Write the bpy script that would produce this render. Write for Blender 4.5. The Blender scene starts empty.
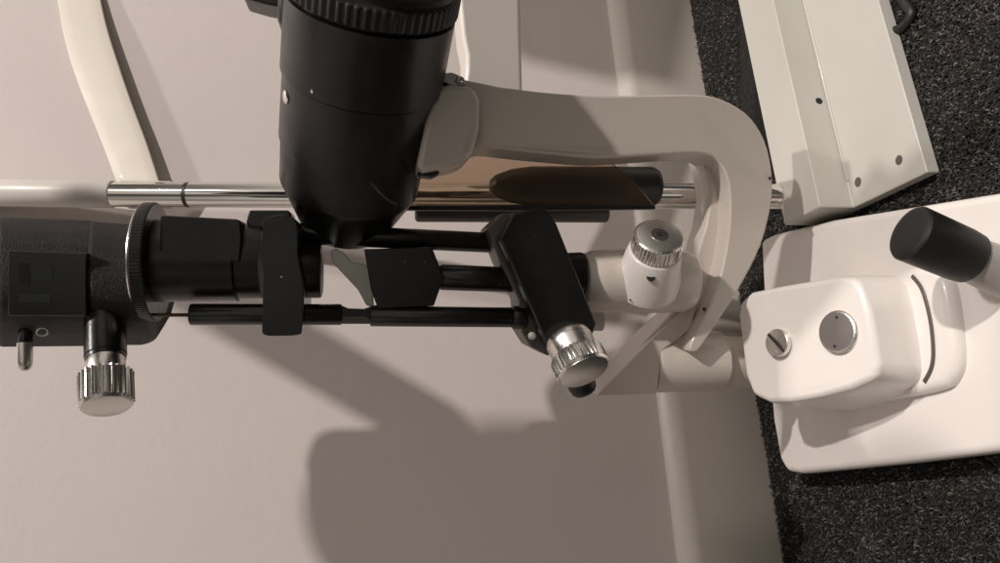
import bpy, bmesh, math, random
from mathutils import Vector, Matrix
random.seed(7)
S = 0.01                       # shapes are worked out in centimetres
TH = math.radians(10.0)        # the camera looks 10 degrees below the horizon and is rolled a quarter turn
SN, CS = math.sin(TH), math.cos(TH)
H = 28.1
FPX = 750.0
sc = bpy.context.scene

# ------------------------------------------------------------------ places
def ray(x, y):
    return (x-500.0)/FPX, (281.5-y)/FPX
def P(x, y, c):
    """point at horizontal distance c (cm) seen at x, y"""
    rx, ry = ray(x, y)
    d = c/(CS-SN*rx)
    return Vector((ry*d, c, H-d*(CS*rx+SN)))
def G(x, y, h):
    """point at height h (cm) above the floor seen at x, y"""
    rx, ry = ray(x, y)
    d = (H-h)/(CS*rx+SN)
    return Vector((ry*d, d*(CS-SN*rx), h))
def R(px, x, c):
    rx, _ = ray(x, 0)
    return px*(c/(CS-SN*rx))/FPX

# ------------------------------------------------------------------ materials
def newmat(name):
    m = bpy.data.materials.new(name); m.use_nodes = True
    return m, m.node_tree, m.node_tree.nodes['Principled BSDF']
def mat(name, col, rough=.4, metal=0., coat=0., var=.05, nscale=40., bump=0., bscale=300., spec=.5, rvar=.12, bdist=.0004, dust=0.):
    m, nt, b = newmat(name)
    tc = nt.nodes.new('ShaderNodeTexCoord')
    n = nt.nodes.new('ShaderNodeTexNoise'); n.inputs['Scale'].default_value = nscale; n.inputs['Detail'].default_value = 6
    nt.links.new(tc.outputs['Object'], n.inputs['Vector'])
    r = nt.nodes.new('ShaderNodeValToRGB')
    r.color_ramp.elements[0].position = .3; r.color_ramp.elements[1].position = .7
    r.color_ramp.elements[0].color = tuple(c*(1-var) for c in col)+(1,)
    r.color_ramp.elements[1].color = tuple(min(1, c*(1+var)) for c in col)+(1,)
    nt.links.new(n.outputs['Fac'], r.inputs['Fac']); nt.links.new(r.outputs['Color'], b.inputs['Base Color'])
    mr = nt.nodes.new('ShaderNodeMapRange')
    mr.inputs['From Min'].default_value = .3; mr.inputs['From Max'].default_value = .7
    mr.inputs['To Min'].default_value = max(.02, rough*(1-rvar)); mr.inputs['To Max'].default_value = min(1, rough*(1+rvar))
    n2 = nt.nodes.new('ShaderNodeTexNoise'); n2.inputs['Scale'].default_value = nscale*1.7; n2.inputs['Detail'].default_value = 5
    nt.links.new(tc.outputs['Object'], n2.inputs['Vector'])
    nt.links.new(n2.outputs['Fac'], mr.inputs['Value']); nt.links.new(mr.outputs['Result'], b.inputs['Roughness'])
    if dust:
        nd = nt.nodes.new('ShaderNodeTexVoronoi'); nd.inputs['Scale'].default_value = 420
        nl = nt.nodes.new('ShaderNodeTexNoise'); nl.inputs['Scale'].default_value = 60; nl.inputs['Detail'].default_value = 4
        nt.links.new(tc.outputs['Object'], nd.inputs['Vector']); nt.links.new(tc.outputs['Object'], nl.inputs['Vector'])
        ml = nt.nodes.new('ShaderNodeMapRange'); ml.inputs['From Min'].default_value = .52; ml.inputs['From Max'].default_value = .72
        ml.inputs['To Min'].default_value = 0; ml.inputs['To Max'].default_value = .16
        nt.links.new(nl.outputs['Fac'], ml.inputs['Value'])
        lt = nt.nodes.new('ShaderNodeMath'); lt.operation = 'LESS_THAN'
        nt.links.new(nd.outputs['Distance'], lt.inputs[0]); nt.links.new(ml.outputs['Result'], lt.inputs[1])
        mu = nt.nodes.new('ShaderNodeMath'); mu.operation = 'MULTIPLY'; mu.inputs[1].default_value = dust
        nt.links.new(lt.outputs[0], mu.inputs[0])
        sm_ = nt.nodes.new('ShaderNodeTexNoise'); sm_.inputs['Scale'].default_value = 22; sm_.inputs['Detail'].default_value = 7; sm_.inputs['Distortion'].default_value = 1.5
        nt.links.new(tc.outputs['Object'], sm_.inputs['Vector'])
        ms = nt.nodes.new('ShaderNodeMapRange'); ms.inputs['From Min'].default_value = .5; ms.inputs['From Max'].default_value = .8; ms.inputs['To Max'].default_value = .12*dust
        nt.links.new(sm_.outputs['Fac'], ms.inputs['Value'])
        mx2 = nt.nodes.new('ShaderNodeMath'); mx2.operation = 'MAXIMUM'
        nt.links.new(mu.outputs[0], mx2.inputs[0]); nt.links.new(ms.outputs['Result'], mx2.inputs[1])
        mx = nt.nodes.new('ShaderNodeMix'); mx.data_type = 'RGBA'
        mx.inputs[7].default_value = (.16, .15, .135, 1)
        nt.links.new(r.outputs['Color'], mx.inputs[6]); nt.links.new(mx2.outputs[0], mx.inputs[0]); nt.links.new(mx.outputs[2], b.inputs['Base Color'])
    b.inputs['Metallic'].default_value = metal
    b.inputs['Coat Weight'].default_value = coat; b.inputs['Coat Roughness'].default_value = .08
    b.inputs['Specular IOR Level'].default_value = spec
    if bump:
        n3 = nt.nodes.new('ShaderNodeTexNoise'); n3.inputs['Scale'].default_value = bscale; n3.inputs['Detail'].default_value = 3
        nt.links.new(tc.outputs['Object'], n3.inputs['Vector'])
        bp = nt.nodes.new('ShaderNodeBump'); bp.inputs['Strength'].default_value = bump; bp.inputs['Distance'].default_value = bdist
        nt.links.new(n3.outputs['Fac'], bp.inputs['Height']); nt.links.new(bp.outputs['Normal'], b.inputs['Normal'])
    return m
M = {}
M['enamel'] = mat('white_enamel', (.82, .78, .745), .33, coat=.25, var=.02, nscale=25, bump=.12, bscale=700)
M['arm'] = mat('arm_enamel', (.62, .565, .51), .3, coat=.3, var=.02, nscale=25, bump=.1, bscale=600)
M['tray'] = mat('tray_paint', (.53, .52, .475), .36, coat=.15, var=.03, nscale=18, bump=.2, bscale=500)
M['black'] = mat('black_anodised', (.010, .0095, .009), .28, coat=.1, var=.25, bump=.1, bscale=900, dust=.4)
M['satin'] = mat('satin_black_barrel', (.012, .0112, .0105), .34, var=.2, bump=.08, bscale=1200, dust=.35, rvar=.25)
M['crackle'] = mat('crackle_black', (.008, .0075, .0073), .5, var=.3, bump=.9, bscale=1700, bdist=.0007)
M['rubber'] = mat('black_rubber', (.009, .009, .009), .48, var=.25, bump=.3, bscale=900, dust=.4)
M['chrome'] = mat('chrome', (.80, .78, .75), .07, metal=1, var=.02)
M['steel'] = mat('satin_steel', (.76, .735, .70), .27, metal=1, var=.05, bump=.15, bscale=900)
M['steelface'] = mat('turned_steel', (.72, .70, .66), .32, metal=1, var=.06, bump=.1, bscale=1400)
M['cream'] = mat('cream_plastic', (.62, .575, .50), .5, coat=.05, var=.02, nscale=20, bump=.05)
M['ivory'] = mat('ivory_cap', (.60, .575, .53), .35, coat=.1, var=.03, nscale=20, bump=.05)
M['grip'] = mat('dark_grey_plastic', (.016, .015, .014), .42, var=.15, bump=.15)
M['graybar'] = mat('grey_bar_plastic', (.10, .092, .085), .4, var=.1)
M['hole'] = mat('dark_hole', (.012, .011, .01), .7)
M['brown'] = mat('brown_pin', (.09, .045, .03), .35, metal=.6)
M['print'] = mat('white_print', (.55, .55, .52), .5)
M['window'] = mat('dark_scale_window', (.006, .008, .009), .12, coat=.6, var=.2)
M['bluescale'] = mat('dull_scale_mark', (.018, .028, .032), .35, var=.3)
M['panel'] = mat('panel_white', (.66, .625, .575), .4, coat=.1, var=.02, nscale=15, bump=.1)
M['capgrey'] = mat('cap_grey', (.20, .185, .175), .35, metal=.4, var=.05)
M['stem'] = mat('grey_stem', (.40, .375, .35), .33, coat=.2, var=.03)
M['shim'] = mat('grey_green_mirror', (.36, .38, .33), .15, metal=.1, coat=.5, var=.15)
M['turned'] = mat('bracket_edge', (.11, .10, .09), .4, metal=.3)
# amber acrylic
m, nt, b = newmat('amber_acrylic')
b.inputs['Base Color'].default_value = (.55, .30, .15, 1); b.inputs['Transmission Weight'].default_value = .93
b.inputs['Roughness'].default_value = .06; b.inputs['IOR'].default_value = 1.3
tcn = nt.nodes.new('ShaderNodeTexCoord'); nn = nt.nodes.new('ShaderNodeTexNoise'); nn.inputs['Scale'].default_value = 30
rr = nt.nodes.new('ShaderNodeValToRGB'); rr.color_ramp.elements[0].color = (.56, .43, .32, 1); rr.color_ramp.elements[1].color = (.64, .50, .38, 1)
nt.links.new(tcn.outputs['Object'], nn.inputs['Vector']); nt.links.new(nn.outputs['Fac'], rr.inputs['Fac']); nt.links.new(rr.outputs['Color'], b.inputs['Base Color'])
M['amber'] = m
# wall paint: roller stipple, brush marks
def wallmat(name, col, bs=.35):
    m, nt, b = newmat(name)
    tc = nt.nodes.new('ShaderNodeTexCoord')
    n1 = nt.nodes.new('ShaderNodeTexNoise'); n1.inputs['Scale'].default_value = 4; n1.inputs['Detail'].default_value = 4
    n2 = nt.nodes.new('ShaderNodeTexNoise'); n2.inputs['Scale'].default_value = 210; n2.inputs['Detail'].default_value = 5; n2.inputs['Roughness'].default_value = .6
    n3 = nt.nodes.new('ShaderNodeTexNoise'); n3.inputs['Scale'].default_value = 35; n3.inputs['Detail'].default_value = 3
    for n in (n1, n2, n3): nt.links.new(tc.outputs['Object'], n.inputs['Vector'])
    r = nt.nodes.new('ShaderNodeValToRGB'); r.color_ramp.elements[0].position = .35; r.color_ramp.elements[1].position = .65
    r.color_ramp.elements[0].color = tuple(c*.965 for c in col)+(1,); r.color_ramp.elements[1].color = tuple(c*1.03 for c in col)+(1,)
    nt.links.new(n1.outputs['Fac'], r.inputs['Fac']); nt.links.new(r.outputs['Color'], b.inputs['Base Color'])
    ad = nt.nodes.new('ShaderNodeMath'); ad.operation = 'MULTIPLY_ADD'; ad.inputs[1].default_value = .8
    n4 = nt.nodes.new('ShaderNodeTexNoise'); n4.inputs['Scale'].default_value = 9; n4.inputs['Detail'].default_value = 3; nt.links.new(tc.outputs['Object'], n4.inputs['Vector'])
    m4_ = nt.nodes.new('ShaderNodeMath'); m4_.operation = 'MULTIPLY'; nt.links.new(n4.outputs['Fac'], m4_.inputs[0]); nt.links.new(n2.outputs['Fac'], m4_.inputs[1])
    nt.links.new(n3.outputs['Fac'], ad.inputs[0]); nt.links.new(m4_.outputs[0], ad.inputs[2])
    bp = nt.nodes.new('ShaderNodeBump'); bp.inputs['Strength'].default_value = bs; bp.inputs['Distance'].default_value = .0012
    nt.links.new(ad.outputs[0], bp.inputs['Height']); nt.links.new(bp.outputs['Normal'], b.inputs['Normal'])
    b.inputs['Roughness'].default_value = .62
    return m
M['wall'] = wallmat('wall_paint', (.56, .51, .485), .2)
M['skirt'] = wallmat('skirting_gloss', (.44, .405, .365), .08); M['skirt'].node_tree.nodes['Principled BSDF'].inputs['Roughness'].default_value = .4
# carpet base
m, nt, b = newmat('carpet_backing')
tc = nt.nodes.new('ShaderNodeTexCoord'); n = nt.nodes.new('ShaderNodeTexNoise'); n.inputs['Scale'].default_value = 260; n.inputs['Detail'].default_value = 6
r = nt.nodes.new('ShaderNodeValToRGB'); r.color_ramp.elements[0].color = (.004, .004, .004, 1); r.color_ramp.elements[1].color = (.03, .029, .027, 1); r.color_ramp.elements[0].position = .4
nt.links.new(tc.outputs['Object'], n.inputs['Vector']); nt.links.new(n.outputs['Fac'], r.inputs['Fac']); nt.links.new(r.outputs['Color'], b.inputs['Base Color'])
bp = nt.nodes.new('ShaderNodeBump'); bp.inputs['Strength'].default_value = 1; bp.inputs['Distance'].default_value = .002
nt.links.new(n.outputs['Fac'], bp.inputs['Height']); nt.links.new(bp.outputs['Normal'], b.inputs['Normal']); b.inputs['Roughness'].default_value = .95
M['carpet'] = m
m, nt, b = newmat('carpet_yarn')
g = nt.nodes.new('ShaderNodeNewGeometry'); r = nt.nodes.new('ShaderNodeValToRGB')
r.color_ramp.elements[0].color = (.006, .006, .006, 1); r.color_ramp.elements[1].color = (.15, .142, .128, 1)
e = r.color_ramp.elements.new(.5); e.color = (.013, .0125, .012, 1)
e = r.color_ramp.elements.new(.82); e.color = (.045, .042, .038, 1)
nt.links.new(g.outputs['Random Per Island'], r.inputs['Fac']); nt.links.new(r.outputs['Color'], b.inputs['Base Color']); b.inputs['Roughness'].default_value = .9
M['yarn'] = m

# ------------------------------------------------------------------ objects
def link(o): sc.collection.objects.link(o)
def finish(name, bm, m, parent, origin=None, bevel=0., seg=3, ang=32, smooth=True):
    if origin is None:
        origin = Vector((0, 0, 0))
        for v in bm.verts: origin += v.co
        origin /= max(1, len(bm.verts))
    bmesh.ops.recalc_face_normals(bm, faces=bm.faces)
    for v in bm.verts: v.co = (v.co-origin)*S
    me = bpy.data.meshes.new(name); bm.to_mesh(me); bm.free()
    me.materials.append(M[m])
    if smooth:
        for p in me.polygons: p.use_smooth = True
        me.set_sharp_from_angle(angle=math.radians(ang))
    o = bpy.data.objects.new(name, me); link(o)
    o.location = origin*S
    if bevel:
        b = o.modifiers.new('bevel', 'BEVEL'); b.width = bevel*S; b.segments = seg; b.limit_method = 'ANGLE'; b.angle_limit = math.radians(35)
        b.use_clamp_overlap = True; b.harden_normals = True
    if parent is not None:
        bpy.context.view_layer.update()
        pw = parent.matrix_world.copy()
        o.parent = parent; o.matrix_parent_inverse = pw.inverted()
    return o
def thing(name, label, cat, loc, group=None):
    o = bpy.data.objects.new(name, None); link(o); o.location = loc*S; o.empty_display_size = .02
    o['label'] = label; o['category'] = cat
    if group: o['group'] = group
    bpy.context.view_layer.update()
    return o

def ext(name, front, vec, m, parent, bevel=.15, seg=3, ang=32, back=None, origin=None):
    """solid between an outline and the same outline moved by vec"""
    bm = bmesh.new()
    a = [bm.verts.new(v) for v in front]
    b = [bm.verts.new(v) for v in (back if back else [p+vec for p in front])]
    bm.faces.new(a); bm.faces.new(b[::-1])
    n = len(a)
    for i in range(n): bm.faces.new((a[i], a[(i+1) % n], b[(i+1) % n], b[i]))
    return finish(name, bm, m, parent, origin, bevel, seg, ang)
def px(pts, c):
    return [P(p[0], p[1], p[2] if len(p) > 2 else c) for p in pts]
def smoothpts(pts, n=4):
    """closed Catmull-Rom through the points"""
    out = []; k = len(pts)
    for i in range(k):
        p0, p1, p2, p3 = pts[i-1], pts[i], pts[(i+1) % k], pts[(i+2) % k]
        for j in range(n):
            t = j/n
            out.append(tuple(.5*((2*b)+(-a+c)*t+(2*a-5*b+4*c-d)*t*t+(-a+3*b-3*c+d)*t**3) for a, b, c, d in zip(p0, p1, p2, p3)))
    return out
def openspline(pts, n=5):
    out = []; k = len(pts)
    for i in range(k-1):
        p0, p1, p2, p3 = pts[max(i-1, 0)], pts[i], pts[i+1], pts[min(i+2, k-1)]
        for j in range(n):
            t = j/n
            out.append(p1.__class__([.5*((2*b)+(-a+c)*t+(2*a-5*b+4*c-d)*t*t+(-a+3*b-3*c+d)*t**3) for a, b, c, d in zip(p0, p1, p2, p3)]))
    out.append(pts[-1]); return out
def frame(ax):
    ax = ax.normalized()
    up = Vector((0, 0, 1)) if abs(ax.z) < .9 else Vector((1, 0, 0))
    u = ax.cross(up).normalized(); v = ax.cross(u).normalized()
    return u, v
def lathe(name, A, B, prof, m, parent, seg=64, flute=None, bevel=0., ang=32, squash=None):
    """prof: (t, r): t cm from A towards B (negative ok), r cm; flute = (count, depth, t0, t1)"""
    ax = (B-A).normalized(); u, v = frame(ax)
    bm = bmesh.new(); rings = []
    if flute: seg = flute[0]*6
    for t, r in prof:
        ring = []
        for k in range(seg):
            a = 2*math.pi*k/seg
            rr = r
            if flute and flute[2]-1e-6 <= t <= flute[3]+1e-6:
                rr = r-flute[1]*(0, 0, .5, 1, 1, .5)[k % 6]
            q = A+ax*t+u*(rr*math.cos(a))+v*(rr*math.sin(a)*(squash or 1))
            ring.append(bm.verts.new(q))
        rings.append(ring)
    for i in range(len(rings)-1):
        for k in range(seg):
            bm.faces.new((rings[i][k], rings[i][(k+1) % seg], rings[i+1][(k+1) % seg], rings[i+1][k]))
    bm.faces.new(rings[0][::-1]); bm.faces.new(rings[-1])
    return finish(name, bm, m, parent, A, bevel, 2, ang)
def cyl(name, A, B, r, m, parent, ch=.08, r2=None, seg=48, ang=32):
    L = (B-A).length; r2 = r2 or r
    return lathe(name, A, B, [(0, r-ch), (ch*.35, r-ch*.35), (ch, r), (L-ch, r2), (L-ch*.35, r2-ch*.35), (L, r2-ch)], m, parent, seg, ang=ang)
def sweep(name, path, w, h, side, m, parent, corner=.3, taper=None):
    """rounded-rectangle bar along path; w along 'side', h across"""
    bm = bmesh.new(); rings = []
    n = len(path)
    for i, p in enumerate(path):
        t = (path[min(i+1, n-1)]-path[max(i-1, 0)]).normalized()
        s = (side-t*side.dot(t)).normalized(); q = t.cross(s).normalized()
        k = taper(i/(n-1)) if taper else 1
        ring = []
        for (sx, sy) in ((1, 1), (-1, 1), (-1, -1), (1, -1)):
            a0 = {(1, 1): 0, (-1, 1): 90, (-1, -1): 180, (1, -1): 270}[(sx, sy)]
            for j in range(5):
                a = math.radians(a0+j*22.5)
                ww, hh = w*k/2, h*k/2; c = min(corner, ww*.95, hh*.95)
                ring.append(bm.verts.new(p+s*(sx*(ww-c)+c*math.cos(a))+q*(sy*(hh-c)+c*math.sin(a))))
        rings.append(ring)
    m_ = len(rings[0])
    for i in range(n-1):
        for k in range(m_): bm.faces.new((rings[i][k], rings[i][(k+1) % m_], rings[i+1][(k+1) % m_], rings[i+1][k]))
    bm.faces.new(rings[0][::-1]); bm.faces.new(rings[-1])
    return finish(name, bm, m, parent, ang=50)

# ================================================================== the setting
fa, fb = G(690, 0, 0), G(785, 563, 0)
ld = (fb-fa).normalized()                      # along the wall, towards the bottom of the photo
wn = Vector((-ld.y, ld.x, 0));                 # wall normal
if wn.y > 0: wn = -wn                          # towards the camera
def W(s, o, z): return fa+ld*s+wn*o+Vector((0, 0, z))
bm = bmesh.new()
vs = [bm.verts.new(W(s, o, z)) for (s, o, z) in ((-150, -1.1, -1), (200, -1.1, -1), (200, -1.1, 220), (-150, -1.1, 220))]
bm.faces.new(vs)
r_ = bmesh.ops.extrude_face_region(bm, geom=bm.faces[:])
for e in r_['geom']:
    if isinstance(e, bmesh.types.BMVert): e.co -= wn*8
o = finish('wall', bm, 'wall', None); o['kind'] = 'structure'
# skirting board: cross-section (out from wall, height)
cs = [(-1.1, 0), (0, 0), (0, 5.9), (-.12, 6.35), (-.35, 6.7), (-.75, 7.15), (-1.0, 7.3), (-1.1, 7.3)]
bm = bmesh.new()
a = [bm.verts.new(W(-150, q[0], q[1])) for q in cs]; b_ = [bm.verts.new(W(200, q[0], q[1])) for q in cs]
for i in range(len(cs)-1): bm.faces.new((a[i], a[i+1], b_[i+1], b_[i]))
o = finish('skirting_board', bm, 'skirt', None, ang=25); o['kind'] = 'structure'
bm = bmesh.new()
N = 2
q = [bm.verts.new(Vector(v)) for v in ((-250, -150, 0), (250, -150, 0), (250, 150, 0), (-250, 150, 0))]
bm.faces.new(q)
o = finish('floor', bm, 'carpet', None); o['kind'] = 'structure'
# carpet pile: curled tufts of yarn over the stretch of floor near the instrument
verts, faces = [], []
def tuft(x, y, s):
    a = random.uniform(0, 2*math.pi); L = s*random.uniform(.22, .42); rad = s*random.uniform(.034, .055)
    cx, cy = math.cos(a), math.sin(a); bend = random.uniform(-.9, .9)
    z0 = random.uniform(-.02, .09); hh = random.uniform(.05, .2)
    base = len(verts); nseg = 4
    for i in range(nseg+1):
        t = i/nseg; ang = a+bend*(t-.5)*2
        px_ = x+(t-.5)*L*math.cos(a)-math.sin(a)*bend*L*.4*(t-.5)**2*4
        py_ = y+(t-.5)*L*math.sin(a)+math.cos(a)*bend*L*.4*(t-.5)**2*4
        pz = z0+hh*math.sin(math.pi*t)
        k = rad*(.6 if i in (0, nseg) else 1)
        nx, ny = -math.sin(ang), math.cos(ang)
        verts.extend([((px_+nx*k)*S, (py_+ny*k)*S, pz*S), (px_*S, py_*S, (pz+k*1.1)*S), ((px_-nx*k)*S, (py_-ny*k)*S, pz*S)])
        if i:
            b0 = base+(i-1)*3; b1 = base+i*3
            faces.append((b0, b0+1, b1+1, b1)); faces.append((b0+1, b0+2, b1+2, b1+1))
cells = [((700, 1030), (-25, 235)), ((700, 1030), (430, 590))]
xs = [G(a_, b2, 0) for a_, b2 in ((1015, -20), (1015, 585), (690, -20), (700, 585))]
cnt = 0
random.seed(3)
while cnt < 40000:
    pxx = random.uniform(680, 1025); pyy = random.uniform(-15, 580)
    g0 = G(pxx, pyy, 0)
    if 250 < pyy < 440 and pxx > 800: continue
    if 740 < pxx < 860 and -15 < pyy < 180: continue
    if (g0-fa).dot(wn) < .05: continue
    tuft(g0.x, g0.y, .78); cnt += 1
me = bpy.data.meshes.new('carpet_pile'); me.from_pydata(verts, [], faces); me.materials.append(M['yarn'])
for p in me.polygons: p.use_smooth = True
o = bpy.data.objects.new('carpet_pile', me); link(o); o['kind'] = 'stuff'; o['label'] = 'charcoal carpet pile of flecked curled yarn on the floor'; o['category'] = 'carpet'

# ================================================================== chin rest frame (post, head band, tray)
CR = thing('chin_rest_frame', 'chrome post with cream head band rising from a white folded metal tray beside the wall', 'chin rest', G(800, 195, 0))
cR = 42.6
cT = 54.2
pa, pb = P(113, 194.5, cT), P(803, 196.5, cR)
rr0 = R(12.3, 113, cT)
tL = (pb-pa).length*.118; sw = pa+(pb-pa).normalized()*tL; L = (pb-pa).length
post = lathe('post', pa, pb, [(0, rr0-.06), (.06, rr0), (tL-.14, rr0), (tL-.12, rr0-.05), (tL+.12, rr0-.05), (tL+.14, rr0), (L, rr0*.97)], 'chrome', CR, 64)
lathe('groove_ring', sw-(pb-pa).normalized()*.13, pb, [(0, rr0-.03), (.02, rr0+.006), (.22, rr0+.006), (.24, rr0-.03)], 'rubber', post, 48)
cyl('cream_sleeve', P(-60, 192, cT+2.0), P(114, 194, cT), rr0*1.12, 'ivory', CR, .12)
# head band: thin curved plastic strip
bandpx_l = [(40, -80), (51, -30), (58, 0), (63, 30), (72, 65), (86, 103), (102, 143), (117, 183)]
bandpx_r = [(92, -80), (96, -30), (101, 0), (108, 30), (119, 65), (132, 103), (147, 143), (160, 183)]
bl = openspline([Vector((a, b, 64.6-7.9*(i/7))) for i, (a, b) in enumerate(bandpx_l)], 4)
br = openspline([Vector((a, b, 64.2-7.9*(i/7))) for i, (a, b) in enumerate(bandpx_r)], 4)
bm = bmesh.new(); rows = []
for l_, r__ in zip(bl, br):
    a = P(*l_); b2 = P(*r__); mid = (a+b2)/2+Vector((0, -.05, 0))
    rows.append([bm.verts.new(v) for v in (a, a*.75+b2*.25+Vector((0, -.035, 0)), mid, a*.25+b2*.75+Vector((0, -.035, 0)), b2)])
fs = []
for i in range(len(rows)-1):
    for k in range(4): fs.append(bm.faces.new((rows[i][k], rows[i][k+1], rows[i+1][k+1], rows[i+1][k])))
hb = finish('head_band', bm, 'cream', CR)
sm = hb.modifiers.new('thick', 'SOLIDIFY'); sm.thickness = .0022; sm.offset = 0
bv = hb.modifiers.new('bev', 'BEVEL'); bv.width = .0009; bv.segments = 3; bv.limit_method = 'ANGLE'; bv.angle_limit = math.radians(50)
ext('band_clip', px([(118, 180), (172, 181), (170, 208), (127, 208)], cT+.9), Vector((0, .7, 0)), 'ivory', CR, .12)
# folded tray
def tray():
    # section points: (image x at y=0, height)
    d = Vector((0, 0, 0))
    e0, e1 = G(773, 0, 3.0), G(812, 172, 3.0)
    d = (e1-e0).normalized()
    nrm = Vector((d.y, -d.x, 0));
    if nrm.y > 0: nrm = -nrm            # towards the camera
    def sec(px_, h):  # offset along nrm of the line through pixel at height h
        p = G(*px_, h); return (p-e0).dot(nrm)
    oa = sec((738, 0), 3.0); oc = sec((878, 0), .9); od = oc+.05
    t = .16
    top = [(oa, .2), (oa, 3.0), (0, 3.0), (0.0, .9), (oc, .9), (od, .2)]
    inn = [(od-t, .2), (oc-t, .9-t), (-t, .9-t), (-t, 3.0-t), (oa+t, 3.0-t), (oa+t, .2)]
    prof = top+inn
    s1a = 12.2
    # end positions along d for every section point: the cut end of the tray
    def endpos(o_):
        # image end line through (800,214) and (930,178)
        k = (o_-oa)/(od-oa)
        return (G(800, 212, 3.0)-e0).dot(d)*(1-k)+(G(927, 178, .4)-e0).dot(d)*k
    bm = bmesh.new()
    A_ = [bm.verts.new(e0+nrm*o_-d*22+Vector((0, 0, h-3.0))) for o_, h in prof]
    B_ = [bm.verts.new(e0+nrm*o_+d*endpos(o_)+Vector((0, 0, h-3.0))) for o_, h in prof]
    bm.faces.new(A_); bm.faces.new(B_[::-1]); n = len(prof)
    for i in range(n): bm.faces.new((A_[i], A_[(i+1) % n], B_[(i+1) % n], B_[i]))
    t_ = finish('tray', bm, 'tray', CR, None, .07, 3)
    # folded end flange closes the tray
    E = [bm2 for bm2 in ()]
    eb = [e0+nrm*o_+d*(endpos(o_)-.12)+Vector((0, 0, h-3.0)) for o_, h in ((oa, 2.98), (-.02, 2.98), (-.02, .88), (oc, .88), (oc+.02, .25), (oa, .25))]
    fl = ext('end_flange', eb, d*.16, 'tray', CR, .04)
    for (hx, hy, hh, rp) in ((858, 182, .9, 5.0), (899, 160, .9, 5.0)):
        c = G(hx, hy, hh); r = R(rp, hx, c.y)
        lathe('screw_hole', c-Vector((0, 0, .05)), c+Vector((0, 0, 1)), [(0, r), (.062, r), (.066, r*.86)], 'turned', t_, 24)
    c = P(819, 126, e0.y)  # on the riser
    k = (c-e0).dot(d); c = e0+d*k+Vector((0, 0, G(0, 0, 0).z*0)); 
    zz = P(819, 126, c.y).z-3.0
    c = e0+d*k; c.z = P(819, 126, c.y).z
    lathe('screw_hole', c-nrm*.05, c+nrm, [(0, .22), (.062, .22), (.066, .19)], 'hole', t_, 24)
    # raised bead along the crease
    L0 = e0+nrm*.10-d*22; L1 = e0+nrm*.10+d*(endpos(0)-1.6)
    for v in (L0, L1): v.z = .92
    cyl('weld_bead', L0, L1, .075, 'tray', t_, .02, seg=12)
    return d, nrm
tray()
# grey arm rests behind the shield
a_, b_ = P(490, 186, 41.5), P(659, 187, 41.5)
L = (b_-a_).length
lathe('chin_support', a_, b_, [(0, .35), (.3, .62), (1.2, .95), (2.4, 1.12), (L-.45, 1.18), (L-.15, 1.0), (L, .7)], 'grip', CR, 40, ang=60)
a_, b_ = P(415, 213, 41.8), P(608, 214, 41.8)
cyl('height_bar', a_, b_, .50, 'graybar', CR, .16, seg=32)

# ================================================================== the slit lamp
SL = thing('slit_lamp_microscope', 'black and white slit lamp microscope with knurled steel knobs standing on a white joystick base', 'slit lamp', G(790, 340, 0))

# ---- microscope barrel
tip = P(347, 205, 39.0); top = P(376, -30, 31.5)
axm = (top-tip).normalized(); Lm = (top-tip).length
def tt(y):   # cm along barrel for an image y on the axis
    lo, hi = -5., Lm+5
    for _ in range(40):
        mid = (lo+hi)/2; p = tip+axm*mid
        d = -( (p-Vector((0, 0, H))).dot(Vector((0, -CS, SN))) )
        yy = 281.5-FPX*p.x/d
        if yy > y: lo = mid
        else: hi = mid
    return lo
r0 = 3.44
b1 = tt(76); b2 = tt(-16)
barrel = lathe('microscope_barrel', tip, top, [(-1.25, r0*.52), (-1.2, r0*.62), (-1.1, r0*.645), (1.35, r0*.965), (1.5, r0*.985), (1.6, r0*.985),
      (tt(140)-.05, r0*1.0), (tt(140), r0*1.025), (b1-.04, r0*1.025), (b1, r0*1.01), (b1+.05, r0*1.055), (b2-.8, r0*1.05), (b2-.76, r0*.98), (b2-.6, r0*.98)], 'satin', SL, 96, ang=28)
lathe('lens_ring', tip-axm*1.32, top, [(-.02, r0*.40), (0, r0*.56), (.05, r0*.575), (.12, r0*.60)], 'black', barrel, 64)
ring = lathe('focus_ring', tip+axm*(b2-.66), top, [(0, r0*.99), (.08, r0*1.06), (.1, r0*1.07), (.85, r0*1.07), (.9, r0*1.05), (1.0, r0*1.0), (1.2, r0*.98), (1.5, r0*1.02), (1.9, r0*1.02), (2.0, r0*.9)], 'rubber', SL, flute=(64, .07, .09, .86))
ext('drive_stub', px([(236, -25), (285, -25), (284, 7), (264, 3), (243, -3)], 37), Vector((0, 2, 0)), 'black', SL, .15)
# small screws and marks on the barrel
u_, v_ = frame(axm)
def onbarrel(x, y, r):
    """point on the barrel's surface seen at x, y"""
    C0 = Vector((0, 0, H)); q = P(x, y, 10)-C0; q.normalize()
    w = C0-tip
    q1 = q-axm*q.dot(axm); w1 = w-axm*w.dot(axm)
    A = q1.dot(q1); B = 2*q1.dot(w1); Cc = w1.dot(w1)-r*r
    D = B*B-4*A*Cc
    if D < 0: return None, None
    t = (-B-math.sqrt(D))/(2*A); p = C0+q*t
    n = (p-tip)-axm*((p-tip).dot(axm)); return p, n.normalized()
for (x, y, r, m_, rs) in ((313, 91, .09, 'steel', 1.045), (286, 97, .30, 'chrome', 1.025)):
    p, n = onbarrel(x, y, r0*rs)
    if p: lathe('set_screw', p-n*.03, p+n, [(0, r), (.07, r), (.12, r*.7)], m_, barrel, 24)
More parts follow.
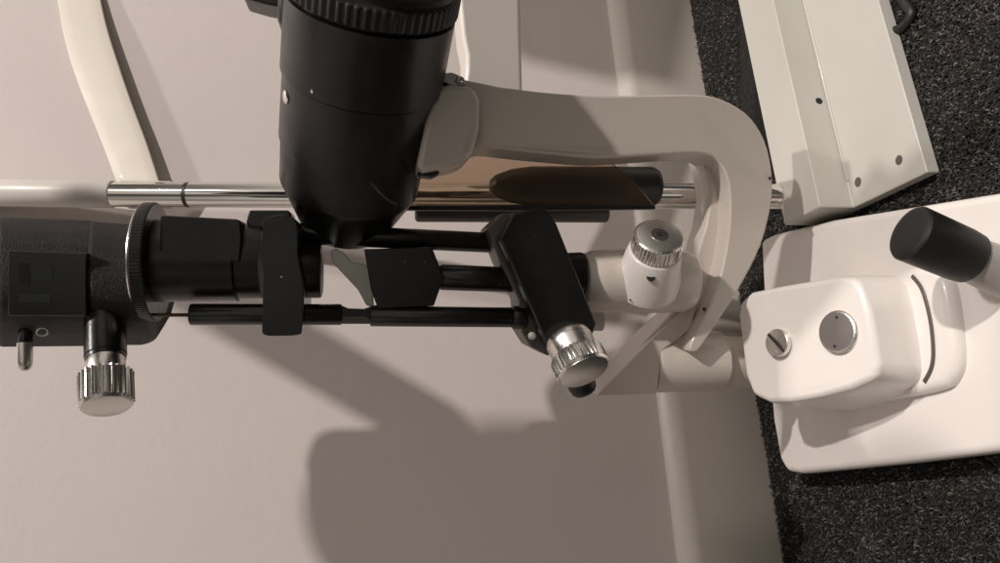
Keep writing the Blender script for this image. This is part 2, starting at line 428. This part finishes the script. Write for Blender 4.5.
# crescent finger guard low on the barrel
bm = bmesh.new(); prev = None
arc = []
for i in range(13):
    t = i/12; x = 371+26*t; y = 182+22*math.sin(t*1.45)
    p, n = onbarrel(x, y, r0*.985)
    if p: arc.append((p, n))
bm.free()
if len(arc) > 4:
    sweep('crescent_lip', [p+n*.02 for p, n in arc], .06, .10, arc[6][1], 'graybar', barrel, .02)
# side slab on the barrel's left, top of frame
ext('side_rail', [tip+axm*t-u_*0 + q for t, q in ()] or px([(277, -40, 34), (300, -40, 34), (302, 24, 34), (290, 28, 34), (282, 26, 34), (277, 18, 34)], 34), Vector((0, 3.0, 0)), 'satin', barrel, .25)
# unseen rounded body and bar, added left of view to shadow the wall
h0, h1v = Vector((6.0, 27, 46.6)), Vector((9.3, 27, 55.2))
hdir = (h1v-h0).normalized(); hl = (h1v-h0).length
lathe('shadow_caster_body', h0, h1v, [(-1.0, 3.4), (-.9, 3.7), (-.5, 3.9), (hl*.5, 4.2), (hl, 4.3), (hl+.9, 3.6), (hl+1.7, 2.3), (hl+1.9, .8)], 'satin', SL, 56, ang=60)
cyl('shadow_caster_bar', Vector((9.33, 33, 46.9)), Vector((25.3, 31, 71.3)), 1.7, 'satin', SL, .5)

# unseen slab added out of view to shade the wall and skirting
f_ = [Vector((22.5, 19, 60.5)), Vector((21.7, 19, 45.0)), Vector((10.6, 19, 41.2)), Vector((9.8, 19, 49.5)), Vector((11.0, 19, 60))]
bn = ext('shadow_caster_slab', f_, Vector((0, 2.6, 0)), 'satin', SL, .8, 4)
for z_ in (47, 54): cyl('caster_slab_stub', Vector((16, 19.4, z_)), Vector((16, 13.5, z_+.8)), 1.7, 'rubber', bn, .2, 1.5)  # stubs on the added slab, out of view too
sweep('caster_slab_bridge', openspline([tip+axm*(b2+.8), tip+axm*(b2+2.4)+Vector((1, 0, .5)), Vector((20, 23, 38)), Vector((18, 20.5, 46))], 6), 1.8, 1.8, Vector((1, 0, 0)), 'satin', SL, .8)  # joins the added slab to the barrel, unseen

# ---- white arm carrying the microscope
armpx = [(448, 82, 34.3), (500, 86.5, 35.2), (545, 92, 35.8), (600, 95.5, 36.4), (660, 94.5, 37), (700, 94.5, 37.5), (722, 99, 37.8), (745, 112, 38), (761, 132, 38), (770, 158, 38), (773, 190, 38), (768, 222, 38), (757, 255, 38), (738, 291, 38), (716, 325, 38), (700, 349, 38), (693, 352, 38), (690, 345, 38), (704, 318, 38), (716, 290, 38), (724, 262, 38), (729, 230, 38), (730, 200, 38), (727, 178, 38), (718, 161, 38), (704, 154, 37.7), (680, 153.5, 37.2), (640, 156, 36.8), (600, 158, 36.4), (560, 155, 36), (520, 151, 35.4), (485, 147, 35), (455, 146, 34.4)]
armpx = smoothpts(armpx, 3)
arm = ext('microscope_arm', px(armpx, 38), Vector((0, 2.6, 0)), 'arm', SL, .42, 5, back=[P(a, b, c)+Vector((0, 2.7, 0)) for a, b, c in armpx])
# inner web of the arm bend
webpx = [(700, 150, 39.4), (722, 156, 39.4), (731, 180, 39.4), (730, 225, 39.4), (716, 285, 39.4), (690, 348, 39.4), (640, 392, 39.6), (598, 396, 39.8), (606, 384, 39.8), (664, 322, 39.4), (690, 292, 39.4), (699, 268, 39.4), (697, 255, 39.4), (706, 225, 39.4), (711, 195, 39.4), (707, 172, 39.4)]
web = ext('lamp_arm', px(webpx, 39.4), Vector((0, 2.0, 0)), 'arm', SL, .18, 3)
cyl('pivot_pin', P(704, 309, 37.95), P(704, 309, 38.4), .09, 'hole', arm, .02, seg=16)
cyl('pivot_pin', P(770, 178, 37.75), P(770, 178, 38.4), .08, 'hole', arm, .02, seg=16)
# clamp block joining arm to barrel
clamp = ext('barrel_clamp', px([(431, 86, 33.6), (452, 83, 33.8), (474, 86, 34), (481, 100, 34.1), (480, 128, 34.1), (474, 152, 34.1), (468, 161, 34), (450, 167, 33.8), (424, 171, 33.5), (416, 168, 33.4), (424, 130, 33.4)], 34), Vector((0, 3, 0)), 'arm', SL, .42, 4)
ext('dark_gasket', px([(428, 74, 34.6), (450, 80, 34.8), (447, 96, 34.8), (436, 110, 34.6), (420, 120, 34.4)], 34.8), Vector((0, 2.0, 0)), 'rubber', SL, .2)
hg = ext('hinge_plate', px([(440, 73, 34.2), (452, 72, 34.2), (464, 77, 34.3), (466, 83, 34.3), (456, 86, 34.2), (442, 81, 34.2)], 34), Vector((0, .8, 0)), 'steel', SL, .06)
lathe('hinge_screw', P(459, 80, 34.15), P(459, 80, 33.9), [(-.1, .17), (.05, .17), (.1, .12)], 'chrome', hg, 20)
ext('thumb_lever', px([(418, 170, 34.3), (438, 170, 34.3), (440, 173, 34.3), (432, 177, 34.3), (420, 175, 34.3)], 34), Vector((0, 1.0, 0)), 'rubber', SL, .08)

# ---- amber breath shield
sh = [(408, 150, 40.2), (470, 150, 40.0), (520, 152, 39.9), (606, 157, 39.8), (636, 183, 39.7), (655, 206, 39.6), (560, 207.5, 39.7), (470, 207, 40), (408, 206, 40.2)]
sd = ext('breath_shield', px(sh, 40), Vector((0, .22, 0)), 'amber', SL, .03, 2)
ext('shield_edge', px([(395, 205.5, 39.6), (655, 205, 39.3), (656, 209, 39.3), (520, 210.5, 39.4), (395, 210, 39.6)], 39.5), Vector((0, .5, 0)), 'grip', sd, .05)

# ---- lamp housing on the left
cH = 38.4
xh = 281
hx0, hx1 = P(-70, xh, cH), P(86, xh, cH)
rH = R(63, 60, cH)
hcl = cH+0.0
def housing(name, x0, x1, yt0, yt1, yb0, yb1, cf, m_, depth=5.6, bev=.35):
    """box with a bowed front; x is along the instrument's upright"""
    f = []
    n = 10
    bm = bmesh.new(); loops = []
    for (x, yt, yb) in ((x0, yt0, yb0), (x1, yt1, yb1)):
        ring = []
        for i in range(n+1):
            t = i/n; ring.append(P(x, yt+(yb-yt)*t, cf+2.6*(2*t-1)**2*abs(2*t-1)**.6))
        for i in range(n, -1, -1):
            t = i/n; v = P(x, yt+(yb-yt)*t, cf+2.6*(2*t-1)**2*abs(2*t-1)**.6); v.y = cf+depth-2.0*(2*t-1)**2; ring.append(v)
        loops.append([bm.verts.new(v) for v in ring])
    k = len(loops[0])
    for i in range(k): bm.faces.new((loops[0][i], loops[0][(i+1) % k], loops[1][(i+1) % k], loops[1][i]))
    bm.faces.new(loops[0][::-1]); bm.faces.new(loops[1])
    return finish(name, bm, m_, SL, None, bev, 3, ang=28)
h1 = housing('lamp_housing', -7, 100, 216.5, 221, 347, 346, cH-2.2, 'crackle', 5.0, .5)
h2 = housing('lamp_collar', 85.5, 149, 221, 226, 345.5, 345, cH-2.35, 'crackle')
# recessed scale window with marks
wf = cH-2.33
ext('scale_window', px([(8, 251), (86, 253), (86, 316), (8, 316)], wf), Vector((0, .5, 0)), 'window', h1, .05)
ext('scale_mark', px([(19, 263), (29, 263), (29, 284), (19, 284)], wf-.02), Vector((0, .1, 0)), 'hole', h1, 0)
ext('scale_mark', px([(33, 267), (52, 267), (52, 280), (33, 280)], wf-.02), Vector((0, .1, 0)), 'bluescale', h1, 0)
ext('scale_mark', px([(19, 294), (50, 294), (50, 302), (19, 302)], wf-.02), Vector((0, .1, 0)), 'bluescale', h1, 0)
# ring printed beside the lever
bm = bmesh.new(); rg = []
pc = P(43.5, 332, cH-1.45)
for k in range(32):
    a = 2*math.pi*k/32
    rg.append((bm.verts.new(pc+Vector((.20*math.cos(a), -.02, .26*math.sin(a)))), bm.verts.new(pc+Vector((.15*math.cos(a), -.02, .205*math.sin(a))))))
for k in range(32):
    q = (k+1) % 32; bm.faces.new((rg[k][0], rg[q][0], rg[q][1], rg[k][1]))
rgo = finish('printed_ring', bm, 'print', h1)
sm = rgo.modifiers.new('t', 'SOLIDIFY'); sm.thickness = .0012
# lever pin
pin = cyl('lever_pin', P(26, 328, cH-.8), P(25, 352, cH-.8), R(6.3, 25, cH), 'black', SL, .08, seg=32)
lathe('pin_tip', P(25, 343, cH-.8), P(25, 368, cH-1.0), [(0, .33), (.9, .32), (1.1, .28), (1.25, .18), (1.3, .05)], 'steel', pin, 32)
ext('bright_edge', px([(84.2, 321), (86.2, 321), (86.2, 344), (84.2, 344)], cH-1.3), Vector((0, .3, 0)), 'print', h1, 0)
# shaft and knurled knob
kA = P(105, 318, cH-1.3)
kB = P(106.5, 406, cH-3.7)
kd = (kB-kA).normalized(); kL = (kB-kA).length
sh1 = R(17.5, 105, cH)
lathe('knob_shaft', kA, kB, [(0, sh1*1.05), (2.0, sh1*1.05), (2.05, sh1), (2.2, sh1)], 'black', SL, 40)
k1 = lathe('knurled_knob', kA, kB, [(2.0, sh1*.93), (2.06, sh1*.97), (kL-1.6, sh1*.97), (kL-1.52, sh1*1.05), (kL-1.5, R(24, 105, cH)), (kL-1.4, R(24.6, 105, cH-1.5)), (kL-.14, R(24.6, 105, cH-1.5)), (kL-.1, R(23.4, 105, cH-1.5)), (kL, R(22.2, 105, cH-1.5))], 'steel', SL, flute=(26, .13, kL-1.5, kL-.13))
lathe('end_cap', kA+kd*(kL-.02), kB+kd, [(0, R(22, 105, cH-1.5)), (.05, R(21.6, 105, cH-1.5)), (.07, R(20.8, 105, cH-1.5))], 'steelface', k1, 48)
lathe('set_screw', P(94, 368, cH-2.55), P(94, 368, cH-5), [(0, .1), (.1, .1), (.16, .06)], 'chrome', k1, 16)

# ---- flange, slit barrel and clamp ring (upright axis runs along image x)
cB = 37.6
def upr(x, y, c=cB): return P(x, y, c)
def vbar(name, x0, x1, y, c, prof, m_, parent, **kw):
    """lathe on an upright axis; prof (image x, radius px at that x)"""
    A = P(x0, y, c); B = Vector((A.x, A.y, P(x1, y, c).z))
    out = []
    for (x, r) in prof:
        out.append((A.z-P(x, y, c).z, R(r, x, c)))
    return lathe(name, A, B, out, m_, parent, **kw)
fl = vbar('flange_disc', 145, 158, 262, cB, [(144, 54), (145, 58), (147, 59.5), (157, 59.5), (158.5, 58)], 'black', SL, flute=(110, .03, .1, 3))
vbar('brass_rim', 143, 146, 262, cB, [(142.5, 52), (143, 55.5), (145.6, 57), (146.5, 57)], 'steel', fl, seg=64)
sb = vbar('slit_barrel', 158, 262, 261, cB, [(158, 39), (159, 41), (238, 40), (240, 37.5), (263, 37)], 'satin', SL, seg=80)
ext('barrel_rib', px([(160, 215), (238, 219), (241, 222), (242, 240), (240, 262), (160, 262)], cB-1.9), Vector((0, 2.4, 0)), 'satin', SL, .22)
ext('barrel_saddle', px([(249, 210), (288, 210), (291, 213), (291, 228), (249, 230), (246, 222)], cB-.6), Vector((0, 2.2, 0)), 'black', SL, .18)
cl = ext('clamp_ring', px(smoothpts([(263, 222), (268, 217), (282, 215), (295, 219), (298, 235), (298, 255), (303, 280), (304, 300), (302, 330), (298, 335), (280, 336), (264, 335), (262, 325), (263, 280), (262, 250)], 3), cB-2.6), Vector((0, 4.6, 0)), 'black', SL, .2)
lathe('clamp_screw', P(282, 277, cB-2.55), P(282, 277, cB-4), [(0, .1), (.02, .1), (.05, .05)], 'steel', cl, 16)
vbar('lens_tube', 300, 323, 271, cB, [(298, 27), (319, 27), (321.5, 26), (322.5, 23)], 'satin', SL, seg=64)

# ---- rods
cRod = 37.2
vbar('guide_rod', 250, 505, 236, cRod+1.4, [(250, 10), (505, 11)], 'black', SL, seg=32)
def rod(name, p0, p1, r, m_='black', ch=.07): return cyl(name, p0, p1, r, m_, SL, ch, seg=32)
for o_ in list(SL.children):
    if o_.name.startswith('guide_rod'): bpy.data.objects.remove(o_)
rod('guide_rod', P(285, 233, cRod+.8), P(508, 243.5, cRod+.8), .52)
cd = cRod-.6
rod('guide_rod', P(190, 314.5, cd), P(342, 314.5, cd), .50)
lk = ext('flat_link', px([(328, 305), (338, 304), (348, 308.5), (364, 309), (374, 305.5), (384, 305), (384, 324), (328, 324)], cd-.2), Vector((0, .45, 0)), 'black', SL, .06)
ext('bright_flat', px([(336, 323), (342, 316.5), (366, 316.5), (375, 323)], cd-.3), Vector((0, .12, 0)), 'turned', lk, .02)
rod('guide_rod', P(370, 316, cd), P(523, 317.5, cd), .50)
rod('focus_pin', P(150, 315, cd), P(192, 315, cd), .085, 'brown', .02)
rod('centre_rod', P(438, 277, cRod-.1), P(515, 280, cRod-.1), .64, 'black', .18)
rod('rod_neck', P(425, 272, cRod), P(446, 275, cRod), .36)
# ---- mirror block and mirror
mb = ext('mirror_block', px([(364, 249), (432, 247), (444, 277), (434, 306), (378, 309), (371, 290)], cRod-1.0), Vector((0, 2.6, 0)), 'black', SL, .08)
lathe('set_screw', P(405, 262, cRod-.98), P(405, 262, 20), [(0, .08), (.03, .05)], 'graybar', mb, 12)
lathe('set_screw', P(425, 262, cRod-.98), P(425, 262, 20), [(0, .07), (.03, .05)], 'graybar', mb, 12)
lathe('screw_hole', P(400, 303, cRod-.98), P(400, 303, 20), [(0, .18), (.02, .17)], 'hole', mb, 20)
ext('mirror', px([(330, 251), (335, 248), (343, 252), (352, 262), (363, 264), (372, 268), (374, 308), (366, 305), (358, 290), (345, 276), (333, 263)], cRod-.6), Vector((0, 2.2, 0)), 'shim', SL, .05)
# ---- tilting mount block
bl_ = ext('tilt_block', px([(499, 238), (513, 213), (540, 207.5), (549, 211), (557, 224), (597, 324), (592, 337), (556, 350), (546, 344), (536, 320)], cRod-2.0), Vector((0, 4.0, 0)), 'black', SL, .13, 3)
pl_ = ext('mount_plate', px([(487, 228), (502, 213), (520, 212), (545, 300), (560, 352), (548, 356), (531, 347), (522, 333), (519, 300), (500, 262)], cRod-.9), Vector((0, 2.4, 0)), 'turned', SL, .1)
lathe('mount_screw', P(532, 336, cRod-.92), P(532, 336, 20), [(0, .20), (.05, .2), (.07, .1)], 'steel', pl_, 20)
rod('rod_socket', P(512, 317.5, cd), P(526, 318, cd), .58)
# knob under the block
kA = P(569, 341, cRod-2.2); kB = P(584.5, 372, cRod-3.4)
kd = (kB-kA).normalized(); kL = (kB-kA).length
q = R(1, 580, cRod-2)
k2 = lathe('knurled_knob', kA, kB, [(-.2, 22*q), (-.1, 23.4*q), (.12, 23.6*q), (.14, 23*q), (.2, 23*q), (.22, 23.6*q), (kL-1.0, 23*q), (kL-.96, 26.5*q), (kL-.90, 27.2*q), (kL-.2, 27.2*q), (kL-.12, 26.4*q), (kL, 25*q)], 'steel', SL, flute=(38, .10, kL-.97, kL-.19))
lathe('end_cap', kA+kd*(kL-.02), kB+kd, [(0, 24.6*q), (.05, 24.4*q), (.09, 22.5*q)], 'steelface', k2, 48)
a_ = P(578, 376, cRod-.9); b_ = P(587, 396, cRod-1.1); L = (b_-a_).length
lathe('rubber_stop', a_, b_, [(0, .70), (L-.55, .70), (L-.3, .64), (L-.12, .5), (L-.02, .28), (L, .08)], 'rubber', SL, 40, ang=70)
# ---- collar and white knuckle barrel
vbar('black_collar', 560, 586, 273, cRod+.6, [(558, 20), (580, 21), (583, 20)], 'black', SL, seg=40)
kn = vbar('knuckle_barrel', 581, 696, 281, cRod+1.2, [(580, 21), (583, 27), (590, 30.5), (600, 31.5), (660, 32), (682, 31), (690, 27), (695, 18), (697, 8)], 'arm', SL, seg=72)
lathe('screw_hole', P(630, 300, cRod-.4), P(630, 300, 20), [(0, .05), (.05, .05)], 'hole', kn, 10)
ca = P(648, 276, cRod+.2); cb2 = P(657, 244, cRod-1.5)
kdd = (cb2-ca).normalized()
cn = lathe('knob_stem', ca-kdd*.6, cb2, [(0, 1.75), (.7, 1.72), (1.6, 1.5), (2.4, 1.36), (2.5, 1.3)], 'enamel', SL, 56, ang=60)
sA = ca+kdd*1.65
k3 = lathe('knurled_knob', sA, sA+kdd, [(0, 1.18), (.1, 1.2), (.22, 1.2), (.24, 1.14), (.3, 1.14), (.32, 1.24), (.36, 1.28), (1.15, 1.28), (1.2, 1.24), (1.27, 1.17)], 'steel', SL, flute=(40, .07, .35, 1.16))
lathe('end_cap', sA+kdd*1.255, sA+kdd*3, [(0, 1.15), (.04, 1.14), (.06, 1.08)], 'steelface', k3, 48)
lathe('socket_screw', sA+kdd*1.3, sA+kdd*3, [(0, .44), (.05, .44), (.052, .33), (.056, .30)], 'chrome', k3, 32)
lathe('hex_socket', sA+kdd*1.345, sA+kdd*3, [(0, .2), (.02, .19)], 'hole', k3, 6)
lathe('vent_hole', P(651, 277, cRod-1.0), P(651, 277, 20), [(-.4, .22), (.75, .22), (.76, .2)], 'hole', cn, 24)
vbar('small_knurl', 590, 602, 321, cRod+2.6, [(590, 10), (602, 10)], 'arm', SL, flute=(30, .06, 0, 5))

# ---- strut block and hub at the foot of the arms
ext('arm_foot', px([(597, 396), (603, 389), (655, 337), (682, 312), (698, 305), (690, 330), (664, 350), (656, 394)], 39.1), Vector((0, 3.2, 0)), 'arm', SL, .1)
vbar('pivot_hub', 652, 718, 362.5, 40.6, [(650, 27), (652, 29.5), (655, 30), (715, 30), (718, 29.5), (718.6, 28)], 'arm', SL, seg=72)
vbar('hub_neck', 718, 760, 363, 41.0, [(718, 26.5), (752, 25.5), (760, 25)], 'arm', SL, seg=64)

# ---- base with its head and joystick
basepx = [(760, 240), (772, 234), (830, 220), (1000, 192), (1085, 178), (1085, 442), (1000, 452), (900, 464), (800, 474), (786, 472), (779, 460), (772, 420), (764, 330)]
base = ext('base_plate', [G(a, b, 2.1) for a, b in basepx], Vector((0, 0, -1.45)), 'enamel', SL, .42, 5)
ext('base_underframe', [G(a, b, .7) for a, b in [(790, 260), (980, 225), (1075, 215), (1075, 430), (985, 448), (800, 470), (790, 440)]], Vector((0, 0, -.68)), 'tray', SL, .1)
cyl('tray_roller', P(738, 241, 41.3), P(757, 241, 41.3), .62, 'arm', SL, .15, seg=32)
collpx = [(850, 276), (905, 268), (930, 266), (945, 282), (952, 320), (955, 362), (948, 382), (936, 390), (900, 398), (850, 405), (830, 380), (830, 300)]
coll = ext('base_collar', [G(a, b, 2.7) for a, b in smoothpts(collpx, 3)], Vector((0, 0, -1.2)), 'enamel', SL, .45, 4)
def fc(x): return 39.2-(x-737)*8.2/141
facepx = [(737, 316), (739, 302), (750, 292), (780, 286), (815, 280), (840, 276), (853, 278), (861, 287), (868, 310), (875, 345), (878, 368), (873, 379), (850, 389), (820, 397), (790, 402), (768, 402), (752, 395), (744, 375)]
fpts = [P(a, b, fc(a)) for a, b in facepx]
ctr = sum(fpts, Vector())/len(fpts)
head = ext('base_head', fpts, None, 'enamel', SL, .5, 5, back=[Vector((ctr.x+(q_.x-ctr.x)*1.1-.25, ctr.y+(q_.y-ctr.y)*1.03, (1.4 if q_.y < 36.5 else 3.6))) for q_ in fpts])
sm_ = [G(a, b, 2.75) for a, b in ((912, 276), (922, 290), (930, 320), (933, 350), (931, 368), (924, 382))]
sweep('parting_seam', openspline(sm_, 5), .06, .20, Vector((0, 0, 1)), 'turned', SL, .05)
def faceplane():
    a, b, c = P(740, 340, fc(740)), P(876, 355, fc(876)), P(800, 284, fc(800))
    n = (b-a).cross(c-a).normalized()
    if n.y > 0: n = -n
    return a, n
fa0, fn = faceplane()
def onface(x, y):
    C0 = Vector((0, 0, H)); q_ = (P(x, y, 10)-C0).normalized()
    return C0+q_*((fa0-C0).dot(fn)/q_.dot(fn))
p = onface(778, 343); r = .74
s1 = lathe('slotted_screw', p-fn*.15, p+fn, [(0, r), (.26, r), (.30, r*.93), (.26, r*.5), (.25, r*.1)], 'steel', SL, 48)
sl = (onface(789, 354)-onface(768, 331)).normalized(); sx = fn.cross(sl)
q4 = [p+fn*.10+sl*a*.70+sx*b*.06 for a, b in ((-1, -1), (1, -1), (1, 1), (-1, 1))]
ext('slot', q4, fn*.10, 'hole', s1, 0)
p = onface(838, 332); r = 1.02
s2 = lathe('pin_cap', p-fn*.15, p+fn, [(0, r*1.06), (.17, r*1.06), (.24, r), (.25, r*.98), (.24, r*.1)], 'steel', SL, 56)
lathe('cap_face', p+fn*.085, p+fn*2, [(0, r*.93), (.012, r*.93), (.016, r*.9)], 'capgrey', s2, 48)
for (x, y) in ((838, 317.5), (836, 346.5)):
    pp = onface(x, y)+fn*.10
    lathe('pin_hole', pp, pp+fn, [(0, .085), (.012, .08)], 'hole', s2, 12)
# joystick
ja = P(908, 232, 27.0); jb = P(1060, 297, 26.6)
jd = (jb-ja).normalized()
js = lathe('joystick_grip', ja, jb, [(-.02, .75), (0, 1.0), (.05, 1.1), (.15, 1.17), (2.4, 1.12), (2.9, 1.06), (3.0, .98), (3.02, .8)], 'rubber', SL, 64, ang=25)
lathe('joystick_stem', ja+jd*2.9, jb, [(0, .93), (.3, .95), (3.2, 1.1), (6, 1.2)], 'stem', SL, 48)

# ================================================================== white panel behind the barrel
pn = ext('moulded_panel', px([(420, -60, 44.5), (520, -60, 45), (521, 20, 45), (523, 92, 45), (522, 120, 45), (460, 120, 44.5), (466, 70, 44.5), (466, 55, 44.5), (462, 35, 44.5), (458, -10, 44.5), (455, -60, 44.5)][1:], 45), Vector((0, 3.0, 0)), 'panel', None, .3, 4)
pn['label'] = 'white moulded upright panel between black microscope barrel and wall'; pn['category'] = 'panel'
hq = ext('shadow_caster_hood', [Vector((44.5, 28, 57)), Vector((41.7, 28, 45)), Vector((57.3, 28, 46.5)), Vector((60, 28, 60))], Vector((0, 2, 0)), 'panel', pn, .3)  # unseen block added to darken the wall beside the panel
cyl('caster_hood_stay', Vector((48, 29, 50)), Vector((30, 47, 26)), .9, 'panel', pn, .1)  # strut added to tie the unseen block to the panel
# black cable on the carpet, top right
cab = [G(*v) for v in ((880, -60, .35), (893, -20, .3), (905, 2, .3), (912, 14, .3), (904, 26, .3), (893, 30, .3), (884, 20, .3), (880, 0, .3))]
cb = openspline(cab, 6)
o = sweep('power_cable', cb, .5, .5, Vector((0, 0, 1)), 'rubber', None, .24)
o['label'] = 'black cable curled on the carpet beside the white tray'; o['category'] = 'cable'

# ================================================================== camera, light
cam = bpy.data.cameras.new('camera'); co = bpy.data.objects.new('camera', cam); link(co)
cam.sensor_width = 36; cam.lens = 27.0; cam.clip_start = .01; cam.clip_end = 50
m4 = Matrix(((0, 1, 0, 0), (-SN, 0, -CS, 0), (-CS, 0, SN, H*S), (0, 0, 0, 1)))
co.matrix_world = m4
sc.camera = co
def area(name, loc, target, size, power, col, shape='DISK'):
    l = bpy.data.lights.new(name, 'AREA'); l.shape = shape; l.size = size; l.energy = power; l.color = col
    o = bpy.data.objects.new(name, l); link(o); o.location = Vector(loc)*S
    o.rotation_euler = (Vector(target)-Vector(loc)).to_track_quat('-Z', 'Y').to_euler()
    return o
area('ceiling_lamp', (129, -80, 192), (0, 45, 18), .065, 42, (1, .91, .86))
area('second_lamp', (108, 2, 290), (4, 42, 5), .12, 38, (1, .91, .86))
w = bpy.data.worlds.new('World'); sc.world = w; w.use_nodes = True
nt = w.node_tree; bg = nt.nodes['Background']
tc = nt.nodes.new('ShaderNodeTexCoord'); n = nt.nodes.new('ShaderNodeTexNoise'); n.inputs['Scale'].default_value = 1.6; n.inputs['Detail'].default_value = 1
r = nt.nodes.new('ShaderNodeValToRGB'); r.color_ramp.elements[0].position = .38; r.color_ramp.elements[1].position = .62
r.color_ramp.elements[0].color = (.10, .09, .08, 1); r.color_ramp.elements[1].color = (1.0, .90, .80, 1)
nt.links.new(tc.outputs['Generated'], n.inputs['Vector']); nt.links.new(n.outputs['Fac'], r.inputs['Fac']); nt.links.new(r.outputs['Color'], bg.inputs['Color'])
bg.inputs['Strength'].default_value = .58
sc.view_settings.view_transform = 'Standard'; sc.view_settings.look = 'None'; sc.view_settings.gamma = 1; sc.view_settings.exposure = .03
